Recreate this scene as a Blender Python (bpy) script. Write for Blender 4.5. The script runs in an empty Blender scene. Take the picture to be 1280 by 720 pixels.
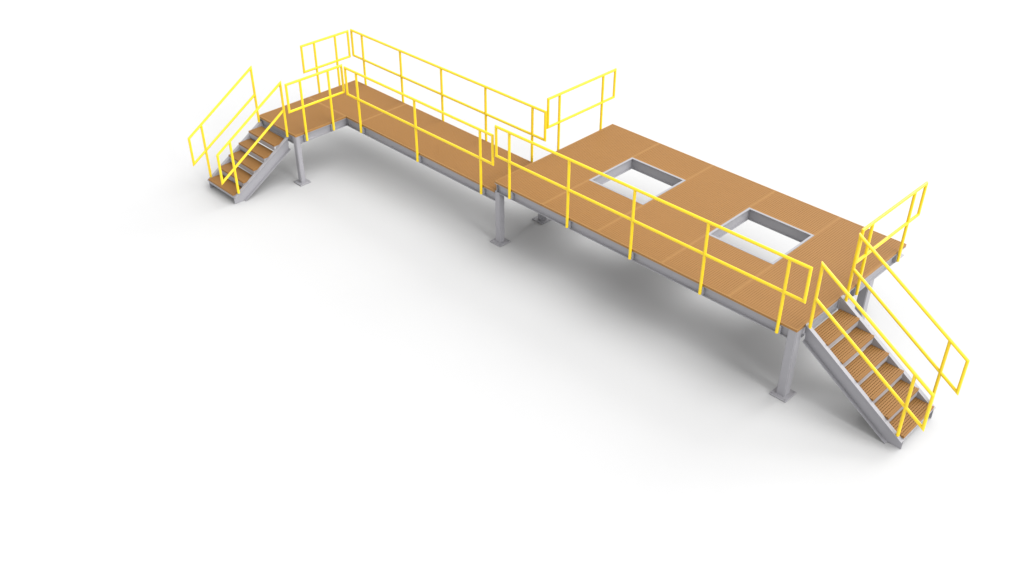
import bpy, bmesh, math, random
from mathutils import Vector, Matrix
random.seed(4)
S = bpy.context.scene
COL = S.collection

# ------------------------------------------------------------------ sizes (metres)
L, W, H = 5.972, 3.12, 1.237          # work platform: length, depth, deck height
D = 0.193                             # step down to the walkway
HW = H - D
LB, WW, AE, AW = 5.418, 1.208, 1.20, 1.255   # walkway length and width, landing length and width
XA = -LB + AW                         # inner edge of the landing
DT, BD = 0.038, 0.167                 # deck thickness, beam depth
FL, WT = 0.052, 0.007                 # flange width, web thickness
LEG, LEGY = 0.138, 0.160
R = 0.0235                            # rail tube radius
O = 0.033                             # rail offset from the deck edge


# ------------------------------------------------------------------ materials
def mat(name, color, rough, spec=0.5, var=0.05, scale=6.0, bump=0.0, bscale=300.0, coat=0.0):
    m = bpy.data.materials.new(name); m.use_nodes = True
    nt = m.node_tree; b = nt.nodes['Principled BSDF']
    tc = nt.nodes.new('ShaderNodeTexCoord')
    nz = nt.nodes.new('ShaderNodeTexNoise'); nz.inputs['Scale'].default_value = scale
    nz.inputs['Detail'].default_value = 5
    nt.links.new(tc.outputs['Object'], nz.inputs['Vector'])
    mx = nt.nodes.new('ShaderNodeMix'); mx.data_type = 'RGBA'
    mx.inputs['A'].default_value = [c * (1 - var) for c in color] + [1]
    mx.inputs['B'].default_value = [min(1, c * (1 + var)) for c in color] + [1]
    nt.links.new(nz.outputs['Fac'], mx.inputs['Factor'])
    nt.links.new(mx.outputs['Result'], b.inputs['Base Color'])
    b.inputs['Roughness'].default_value = rough
    b.inputs['Specular IOR Level'].default_value = spec
    b.inputs['Coat Weight'].default_value = coat
    if bump:
        n2 = nt.nodes.new('ShaderNodeTexNoise'); n2.inputs['Scale'].default_value = bscale
        nt.links.new(tc.outputs['Object'], n2.inputs['Vector'])
        bp = nt.nodes.new('ShaderNodeBump'); bp.inputs['Strength'].default_value = bump
        bp.inputs['Distance'].default_value = 0.002
        nt.links.new(n2.outputs['Fac'], bp.inputs['Height'])
        nt.links.new(bp.outputs['Normal'], b.inputs['Normal'])
    return m

M_DECK = mat('tan_fibreglass', (0.285, 0.140, 0.040), 0.62, 0.3, 0.03, 2.0, 0.25, 260)
M_BAND = mat('tan_moulded_edge', (0.33, 0.168, 0.050), 0.55, 0.3, 0.02, 2.0)
M_STEEL = mat('grey_painted_steel', (0.318, 0.313, 0.334), 0.4, 0.6, 0.03, 3.0, 0.05, 120)
M_YEL = mat('yellow_enamel', (0.88, 0.622, 0.012), 0.34, 0.5, 0.02, 4.0)
M_BOLT = mat('dark_bolt_steel', (0.25, 0.25, 0.27), 0.4)
M_FLOOR = mat('white_studio_floor', (0.522, 0.522, 0.524), 0.75, 0.2, 0.004, 0.4)


# ------------------------------------------------------------------ helpers
def box(bm, x0, x1, y0, y1, z0, z1):
    vs = [bm.verts.new((x, y, z)) for x in (x0, x1) for y in (y0, y1) for z in (z0, z1)]
    for f in ((0, 1, 3, 2), (4, 6, 7, 5), (0, 4, 5, 1), (2, 3, 7, 6), (0, 2, 6, 4), (1, 5, 7, 3)):
        bm.faces.new([vs[i] for i in f])


def prism(bm, pts, fn, a, b):
    """polygon pts (u,v) extruded from a to b; fn(u,v,w) -> world point"""
    A = [bm.verts.new(fn(u, v, a)) for u, v in pts]
    B = [bm.verts.new(fn(u, v, b)) for u, v in pts]
    bm.faces.new(A); bm.faces.new(B[::-1])
    n = len(pts)
    for i in range(n):
        bm.faces.new((A[i], B[i], B[(i + 1) % n], A[(i + 1) % n]))


def tube(bm, p0, p1, r=R, n0=None, n1=None, seg=20):
    """closed tube; n0/n1 are mitre plane normals at its ends"""
    p0, p1 = Vector(p0), Vector(p1); ax = (p1 - p0).normalized()
    u = ax.orthogonal().normalized(); v = ax.cross(u)
    rings = []
    for p, n in ((p0, n0), (p1, n1)):
        n = Vector(n).normalized() if n is not None else ax
        ring = []
        for k in range(seg):
            a = 2 * math.pi * k / seg
            o = (u * math.cos(a) + v * math.sin(a)) * r
            ring.append(bm.verts.new(p + o - ax * (o.dot(n) / ax.dot(n))))
        rings.append(ring)
    for k in range(seg):
        f = bm.faces.new((rings[0][k], rings[0][(k + 1) % seg], rings[1][(k + 1) % seg], rings[1][k]))
        f.smooth = True
    for c in (bm.faces.new(rings[0][::-1]), bm.faces.new(rings[1])):
        for e in c.edges: e.smooth = False


def bevel(bm, w, seg=2, ang=40):
    bmesh.ops.recalc_face_normals(bm, faces=bm.faces[:])
    es = [e for e in bm.edges if len(e.link_faces) == 2 and e.calc_face_angle(0) > math.radians(ang)]
    bmesh.ops.bevel(bm, geom=es, offset=w, segments=seg, affect='EDGES', clamp_overlap=True)


def obj(name, bm, m, parent=None, loc=None, label=None):
    bmesh.ops.recalc_face_normals(bm, faces=bm.faces[:])
    me = bpy.data.meshes.new(name); bm.to_mesh(me); bm.free()
    me.materials.append(m)
    o = bpy.data.objects.new(name, me); COL.objects.link(o)
    if parent:
        o.parent = parent
        o.matrix_parent_inverse = Matrix.Translation(-WORLD[parent.name])
    WORLD[o.name] = Vector((0, 0, 0))
    if label: o['label'] = label
    return o

WORLD = {}

def thing(name, loc, label, cat, group=None):
    o = bpy.data.objects.new(name, None); COL.objects.link(o)
    o.empty_display_size = 0.2
    o.location = loc; o['label'] = label; o['category'] = cat
    if group: o['group'] = group
    WORLD[o.name] = Vector(loc)
    return o


# ------------------------------------------------------------------ deck, beams, legs
def deck_panel(parent, x0, x1, y0, y1, top, along='y', lab=None):
    """ribbed fibreglass grating panel: solid edge bands, ribs, cross rods, closing sheet below"""
    bm = bmesh.new()
    g = 0.0015; x0 += g; x1 -= g; y0 += g; y1 -= g
    e = 0.018; z0 = top - DT; rib = 0.007
    # edge bands
    box(bm, x0, x0 + e, y0, y1, z0, top); box(bm, x1 - e, x1, y0, y1, z0, top)
    box(bm, x0 + e, x1 - e, y0, y0 + e, z0, top); box(bm, x0 + e, x1 - e, y1 - e, y1, z0, top)
    band = bm; bm = bmesh.new()
    xi0, xi1, yi0, yi1 = x0 + e, x1 - e, y0 + e, y1 - e
    box(bm, xi0, xi1, yi0, yi1, z0 + 0.001, top - rib)
    pitch, bw, rp, rw = 0.038, 0.0295, 0.046, 0.014
    if along == 'y':
        n = max(1, round((xi1 - xi0) / pitch)); p = (xi1 - xi0) / n
        for k in range(n):
            c = xi0 + (k + 0.5) * p
            box(bm, c - bw / 2, c + bw / 2, yi0 - .001, yi1 + .001, top - rib - .001, top - .001)
        n2 = max(1, round((yi1 - yi0) / rp)); q = (yi1 - yi0) / n2
        for k in range(n2):
            c = yi0 + (k + 0.5) * q
            box(bm, xi0, xi1, c - rw / 2, c + rw / 2, top - rib - .0005, top - .005)
    else:
        n = max(1, round((yi1 - yi0) / pitch)); p = (yi1 - yi0) / n
        for k in range(n):
            c = yi0 + (k + 0.5) * p
            box(bm, xi0 - .001, xi1 + .001, c - bw / 2, c + bw / 2, top - rib - .001, top - .001)
        n2 = max(1, round((xi1 - xi0) / rp)); q = (xi1 - xi0) / n2
        for k in range(n2):
            c = xi0 + (k + 0.5) * q
            box(bm, c - rw / 2, c + rw / 2, yi0, yi1, top - rib - .0005, top - .005)
    p = obj('deck_panel', bm, M_DECK, parent, label=lab)
    obj('edge_band', band, M_BAND, p)
    return p


def channel(parent, p0, p1, face, ztop, name='beam', depth=BD, fl=FL, ft=0.010):
    """C channel from p0 to p1 (flange tip line, xy) with its open side towards `face`"""
    bm = bmesh.new()
    p0, p1, f = Vector((*p0, 0)), Vector((*p1, 0)), Vector((*face, 0))
    ax = (p1 - p0).normalized(); ln = (p1 - p0).length
    z1 = ztop; z0 = ztop - depth
    # profile (u = distance in from the flange tip, v = height)
    pr = [(0, z0), (fl, z0), (fl, z1), (0, z1), (0, z1 - ft), (fl - WT - .006, z1 - ft - .004), (fl - WT, z1 - ft - .010),
          (fl - WT, z0 + ft + .010), (fl - WT - .006, z0 + ft + .004), (0, z0 + ft)]
    prism(bm, pr, lambda u, v, w: p0 + ax * w - f * u + Vector((0, 0, v)), 0, ln)
    return obj(name, bm, M_STEEL, parent)


def leg(parent, x0, y0, top, lx=.122, ly=.122, side=1):
    """x0: the leg's left face (side=1) or right face (side=-1); y0: its front face"""
    cx, cy = x0 + side * lx / 2, y0 + ly / 2
    bm = bmesh.new(); h, k = lx / 2, ly / 2
    box(bm, cx - h, cx + h, cy - k, cy + k, 0.024, top)
    es = [e for e in bm.edges if abs(e.verts[0].co.z - e.verts[1].co.z) > .1]
    bmesh.ops.bevel(bm, geom=es, offset=0.012, segments=3, affect='EDGES')
    l = obj('leg', bm, M_STEEL, parent)
    bm = bmesh.new(); q, r = lx / 2 + .070, ly / 2 + .070
    box(bm, cx - q, cx + q, cy - r, cy + r, 0.004, 0.024); bevel(bm, .003, 1)
    obj('base_plate', bm, M_STEEL, l)
    for sx in (-1, 1):
        for sy in (-1, 1):
            bm = bmesh.new(); a, b = cx + sx * (q - .029), cy + sy * (r - .029)
            tube(bm, (a, b, .0235), (a, b, .031), .011, seg=6)
            obj('bolt', bm, M_BOLT, l)
    return l


TOPB = H - DT - 0.001
plat = thing('work_platform', (0, 0, 0),
             'large raised tan deck with two square openings on grey steel beams and legs', 'platform')
op = [(1.125, 2.312, 1.165, 2.33), (3.603, 4.82, 1.165, 2.33)]
xs = [0, 1.122, 2.315, 3.600, 4.823, L]
deck_panel(plat, xs[0], xs[1], 0, W, H); deck_panel(plat, xs[2], xs[3], 0, W, H); deck_panel(plat, xs[4], xs[5], 0, W, H)
for i, a in ((1, op[0]), (3, op[1])):
    deck_panel(plat, xs[i], xs[i + 1], 0, a[2] - .002, H)
    deck_panel(plat, xs[i], xs[i + 1], a[3] + .002, W, H)
# perimeter channels
channel(plat, (FL + .004, .002), (L - LEG - .002, .002), (0, -1), TOPB)
channel(plat, (.004, .002), (.004, W - .004), (-1, 0), TOPB)
channel(plat, (L + .006, LEGY + .003), (L + .006, W - .004), (1, 0), TOPB)
channel(plat, (FL + .004, W - .004), (L - FL, W - .004), (0, 1), TOPB)
for x in (1.122 - .03, 2.315 + .08, 3.600 - .03, 4.823 + .08):
    channel(plat, (x, FL + .004), (x, W - FL - .008), (1, 0), TOPB, name='joist')
# opening frames: channels with a bright rim flush with the deck
for a in op:
    bm = bmesh.new()
    x0, x1, y0, y1 = a; rim, t, zt, zb = 0.038, 0.010, H + .003, H - .200
    def ring(o0, o1, za, zb_):
        box(bm, x0 + o0, x0 + o1, y0 + o0, y1 - o0, za, zb_); box(bm, x1 - o1, x1 - o0, y0 + o0, y1 - o0, za, zb_)
        box(bm, x0 + o1, x1 - o1, y0 + o0, y0 + o1, za, zb_); box(bm, x0 + o1, x1 - o1, y1 - o1, y1 - o0, za, zb_)
    ring(0, rim, zt - t, zt)
    ring(0.001, 0.011, zb + t, zt - t)
    ring(0, rim, zb, zb + t)
    obj('opening_frame', bm, M_STEEL, plat)
leg(plat, .002, .002, TOPB - BD - .001)
leg(plat, .002, 1.09, TOPB - BD - .001)
leg(plat, L - .001, .002, TOPB, LEG, LEGY, -1)
leg(plat, L - FL - .01, 2.21, TOPB - .01, LEG, LEGY, -1)

TOPW = HW - DT - 0.001
walk = thing('walkway_platform', (-LB + .6, .6, 0),
             'long narrow raised tan walkway with a corner landing, one step below the larger deck', 'platform')
deck_panel(walk, -3.765, -.004, 0, WW, HW)
deck_panel(walk, -LB, -3.765, 0, WW, HW)
deck_panel(walk, -LB, XA, -AE, 0, HW, along='x')
channel(walk, (XA - .001, .002), (-.002, .002), (0, -1), TOPW)
channel(walk, (XA - .002, -AE + .107), (XA - .002, .053), (1, 0), TOPW)
channel(walk, (-LB + FL + .004, -AE + .002), (XA - .108, -AE + .002), (0, -1), TOPW)
channel(walk, (-LB + .002, -AE + .002), (-LB + .002, WW - .002), (-1, 0), TOPW)
channel(walk, (-LB + FL + .004, WW - .002), (-.002, WW - .002), (0, 1), TOPW)
for x in (-4.7, -2.9, -1.4):
    channel(walk, (x, FL + .004), (x, WW - FL - .004), (1, 0), TOPW, name='joist')
leg(walk, XA - .001, -AE + .002, TOPW, .104, .104, -1)
bm = bmesh.new(); box(bm, XA - .058, XA - .003, .0545, .0605, TOPW - BD, TOPW - .001)
obj('corner_plate', bm, M_STEEL, walk)


# ------------------------------------------------------------------ guardrails
def guardrail(axis, const, ends, posts, deck, out, label):
    """axis: run direction; out: sign of the outward side on the other axis"""
    P = (lambda t, z, o=0.0: (t, const + o, z)) if axis == 'x' else (lambda t, z, o=0.0: (const + o, t, z))
    a, b = ends; zt = deck + 1.067 ; zm = zt - 0.5396; zb = deck - 0.168
    g = thing('guardrail', P((a + b) / 2, zb), label, 'guardrail', 'yellow guardrails around the decks')
    A, B, C, Dd = P(a, zt), P(b, zt), P(b, zm), P(a, zm)
    run = Vector(B) - Vector(A); run.normalize(); up = Vector((0, 0, 1))
    d1, d2 = run + up, run - up
    bm = bmesh.new(); tube(bm, A, B, n0=d1, n1=d2); obj('top_rail', bm, M_YEL, g)
    bm = bmesh.new(); tube(bm, Dd, C, n0=d2, n1=d1); obj('mid_rail', bm, M_YEL, g)
    bm = bmesh.new(); tube(bm, Dd, A, n0=d2, n1=d1); obj('end_upright', bm, M_YEL, g)
    bm = bmesh.new(); tube(bm, C, B, n0=d1, n1=d2); obj('end_upright', bm, M_YEL, g)
    for t in posts:
        bm = bmesh.new(); tube(bm, P(t, zb), P(t, zt - R * .3), R * 1.01); p = obj('post', bm, M_YEL, g)
        # stand-off block between the post and the web of the beam
        bm = bmesh.new(); w = .034
        o0, o1 = -out * (R - .010), -out * (O + FL - WT - .002)
        z0, z1 = deck - DT - BD + .013, deck - DT - .013
        q0, q1 = P(t - w, z0, min(o0, o1)), P(t + w, z1, max(o0, o1))
        box(bm, q0[0], q1[0], q0[1], q1[1], z0, z1); bevel(bm, .004, 1)
        obj('bracket', bm, M_STEEL, p)
    return g

guardrail('x', -O, (.087, 6.004), (.395, 1.715, 3.031, 4.364, 5.687), H, -1,
          'long five-post yellow guardrail along the near front edge of the large deck')
guardrail('y', -O, (1.352, 3.143), (1.645, 2.812), H, -1,
          'short two-post yellow guardrail on the far left edge of the large deck, above the step')
guardrail('y', L + O + .002, (1.310, 3.176), (1.587, 2.834), H, 1,
          'short two-post yellow guardrail at the right end of the large deck, beside the six-tread stair')
guardrail('x', -O, (-3.996, -.002), (-3.666, -1.999, -.304), HW, -1,
          'three-post yellow guardrail along the near front edge of the narrow walkway')
guardrail('x', WW + O, (-5.444, .009), (-5.108, -3.907, -2.705, -1.496, -.304), HW, 1,
          'long five-post yellow guardrail along the back edge of the narrow walkway')
guardrail('y', XA + O, (-1.277, -.018), (-.972, -.338), HW, 1,
          'short yellow guardrail on the inner side of the corner landing, above its leg')
guardrail('y', -LB - O, (.006, 1.149), (.313, .825), HW, -1,
          'short yellow guardrail on the outer back corner of the walkway, furthest from the viewer')


# ------------------------------------------------------------------ stairs
def staircase(fn, loc, label, s0, s1, zend, slope, vdep, near, far, treads, back, rib=.0256, gd=.017):
    """fn(s,t,z)->world; s runs down the flight, t across it; stringers at t = near/far (web faces)"""
    st = thing('staircase', loc, label, 'staircase')
    toe = s1 - (vdep - zend) / slope
    zt = lambda s: zend + (s1 - s) * slope
    for web, out in ((near, -1), (far, 1)):
        bm = bmesh.new()
        poly = [(s0, zt(s0)), (s1, zt(s1)), (s1, .004), (toe, .004), (s0, zt(s0) - vdep)]
        prism(bm, poly, lambda u, v, w: fn(u, w, v), web, web - out * .007)
        f = 0.060; ft = .011
        prism(bm, [(s0, zt(s0)), (s1, zt(s1)), (s1, zt(s1) - ft), (s0, zt(s0) - ft)], lambda u, v, w: fn(u, w, v),
              web + out * .0003, web + out * f)
        tb = lambda s: zt(s) - vdep
        prism(bm, [(s0, tb(s0) + ft), (toe - .004 + ft / slope * 0, .004 + ft), (toe - .004, .005), (s0, tb(s0))],
              lambda u, v, w: fn(u, w, v), web + out * .0003, web + out * f)
        obj('stringer', bm, M_STEEL, st)
    a, b = near + .007, far - .007
    for s, z, dep in treads:
        # grating tread: ribs run across the flight
        bm = bmesh.new(); e = .010; y0, y1 = a + .002, b - .002
        x1, x0 = s, s - dep
        def bx(u0, u1, w0, w1, z0, z1):
            prism(bm, [(u0, z0), (u1, z0), (u1, z1), (u0, z1)], lambda u, v, w: fn(u, w, v), w0, w1)
        bx(x1 - .020, x1, y0, y1, z - .036, z)
        bx(x0, x0 + e, y0, y1, z - .036, z)
        bx(x0 + e, x1 - .020, y0, y1, z - .034, z - gd)
        n = round((x1 - x0 - e - .02) / .038); p = (x1 - x0 - e - .02) / n
        for k in range(n):
            c = x0 + e + (k + .5) * p
            bx(c - rib / 2, c + rib / 2, y0, y1, z - gd - .001, z - .001)
        m = 19; q = (y1 - y0) / m
        for k in range(m):
            c = y0 + (k + .5) * q
            bx(x0 + e, x1 - .02, c - .0075, c + .0075, z - gd - .0005, z - .35 * gd)
        t = obj('tread', bm, M_DECK, st)
        # steel carrier: front and back angles under the tread
        bm = bmesh.new()
        bx(x1 - .012, x1 - .004, y0, y1, z - (.128 if z > .3 else .085), z - .037); bx(x1 - .05, x1 - .012, y0, y1, z - .045, z - .037)
        bx(x0 + .004, x0 + .012, y0, y1, z - .085, z - .037); bx(x0 + .012, x0 + .05, y0, y1, z - .045, z - .037)
        for w in (y0, y1 - .008):
            bx(x0 + .05, x1 - .05, w, w + .008, z - .085, z - .037)
        obj('tread_carrier', bm, M_STEEL, t)
    # hanger plates that bolt the flight to the platform beam
    for w0 in (near + .009, far - .021):
        bm = bmesh.new()
        prism(bm, [(back, zt(s0) - .05), (s0 + .001, zt(s0) - .05), (s0 + .001, zt(s0) - .20), (back, zt(s0) - .20)],
              lambda u, v, w: fn(u, w, v), w0, w0 + .012)
        obj('hanger_bracket', bm, M_STEEL, st)
    return st

FR = lambda s, t, z: Vector((s, t, z))
FLft = lambda s, t, z: Vector((-t, -s, z))
staircase(FR, (7.6, .67, 0), 'steel staircase with six ribbed tan treads at the right end of the large deck',
          5.995, 7.68, .165, .655, .300, .225, 1.108,
          [(6.34 + .267 * i, 1.067 - .168 * i, .285 + .035 * (i == 0)) for i in range(6)], 5.97)
staircase(FLft, (-4.86, -2.5, 0), 'steel staircase with five tan treads going down from the corner landing',
          1.215, 2.54, .155, .610, .277, 4.421, 5.295,
          [(1.53 + .255 * i, .872 - .165 * i, .272 + .025 * (i == 0)) for i in range(5)], 1.202, .031, .008)


def handrail(fn, t, s0, z0, ztop, zmid, s1, z1t, z1b, sp, zp, label):
    g = thing('stair_handrail', fn(s0, t, z0), label, 'handrail', 'yellow handrails on the two stairs')
    A, B, C, Dm = fn(s0, t, ztop), fn(s1, t, z1t), fn(s1, t, z1b), fn(s0, t, zmid)
    up = Vector((0, 0, 1))
    dt = (B - A).normalized(); dm = (C - Dm).normalized()
    bm = bmesh.new(); tube(bm, A, B, n0=dt + up, n1=dt - up); obj('top_rail', bm, M_YEL, g)
    bm = bmesh.new(); tube(bm, Dm, C, n1=dm + up); obj('mid_rail', bm, M_YEL, g)
    bm = bmesh.new(); tube(bm, C, B, n0=dm + up, n1=dt - up); obj('end_upright', bm, M_YEL, g)
    bm = bmesh.new(); tube(bm, fn(s0, t, z0), A, n1=dt + up); obj('post', bm, M_YEL, g)
    k = (sp - s0) / (s1 - s0)
    bm = bmesh.new(); tube(bm, fn(sp, t, zp), fn(sp, t, ztop + (z1t - ztop) * k - R * .3), R * 1.01); obj('post', bm, M_YEL, g)

handrail(FR, .197, 6.048, 1.215, 2.273, 1.717, 7.883, 1.111, .542, 7.595, .222,
         'yellow handrail on the near side of the six-tread stair')
handrail(FR, 1.137, 6.066, 1.205, 2.31, 1.768, 7.897, 1.155, .597, 7.605, .218,
         'yellow handrail on the far side of the six-tread stair, by the short end guardrail')
handrail(FLft, 4.391, 1.23, .96, 2.051, 1.514, 2.733, 1.116, .55, 2.445, .215,
         'yellow handrail on the near side of the five-tread stair, beside the landing leg')
handrail(FLft, 5.328, 1.246, .95, 2.074, 1.53, 2.757, 1.128, .592, 2.465, .205,
         'yellow handrail on the far side of the five-tread stair, leftmost of all the railings')


# ------------------------------------------------------------------ floor
bm = bmesh.new()
q = 150
vs = [bm.verts.new(p) for p in ((-q, -q, 0), (q, -q, 0), (q, q, 0), (-q, q, 0))]
bm.faces.new(vs)
fl = obj('floor', bm, M_FLOOR); fl['kind'] = 'structure'

# ------------------------------------------------------------------ light
w = bpy.data.worlds.new('World'); S.world = w; w.use_nodes = True
bg = w.node_tree.nodes['Background']
bg.inputs['Color'].default_value = (1, 1, 1, 1); bg.inputs['Strength'].default_value = 0.98

def area(name, az, el, dist, size, power, target=(0.5, 0.8, 0)):
    d = Vector((math.cos(math.radians(az)) * math.cos(math.radians(el)), math.sin(math.radians(az)) * math.cos(math.radians(el)), math.sin(math.radians(el))))
    la = bpy.data.lights.new(name, 'AREA'); la.shape = 'DISK'; la.size = size; la.energy = power
    o = bpy.data.objects.new(name, la); COL.objects.link(o)
    o.location = Vector(target) + d * dist
    o.rotation_euler = (-d).to_track_quat('-Z', 'Y').to_euler()
    return o
area('key_softbox', 34, 60, 300, 265, 770000)
area('rear_softbox', 85, 26, 300, 150, 560000)
area('side_softbox', -5, 20, 300, 90, 400000)

# ------------------------------------------------------------------ camera
cd = bpy.data.cameras.new('camera'); cam = bpy.data.objects.new('camera', cd); COL.objects.link(cam)
cd.sensor_width = 36; cd.lens = 1283.31 / 1280 * 36
cd.clip_end = 500
cam.location = (11.1175, -10.7308, 9.8402)
cam.rotation_euler = (math.pi / 2 - 0.61202, 0, 0.78361)
S.camera = cam
S.cycles.diffuse_bounces = 1
S.view_settings.view_transform = 'Standard'; S.view_settings.look = 'None'
S.view_settings.exposure = 0; S.view_settings.gamma = 1
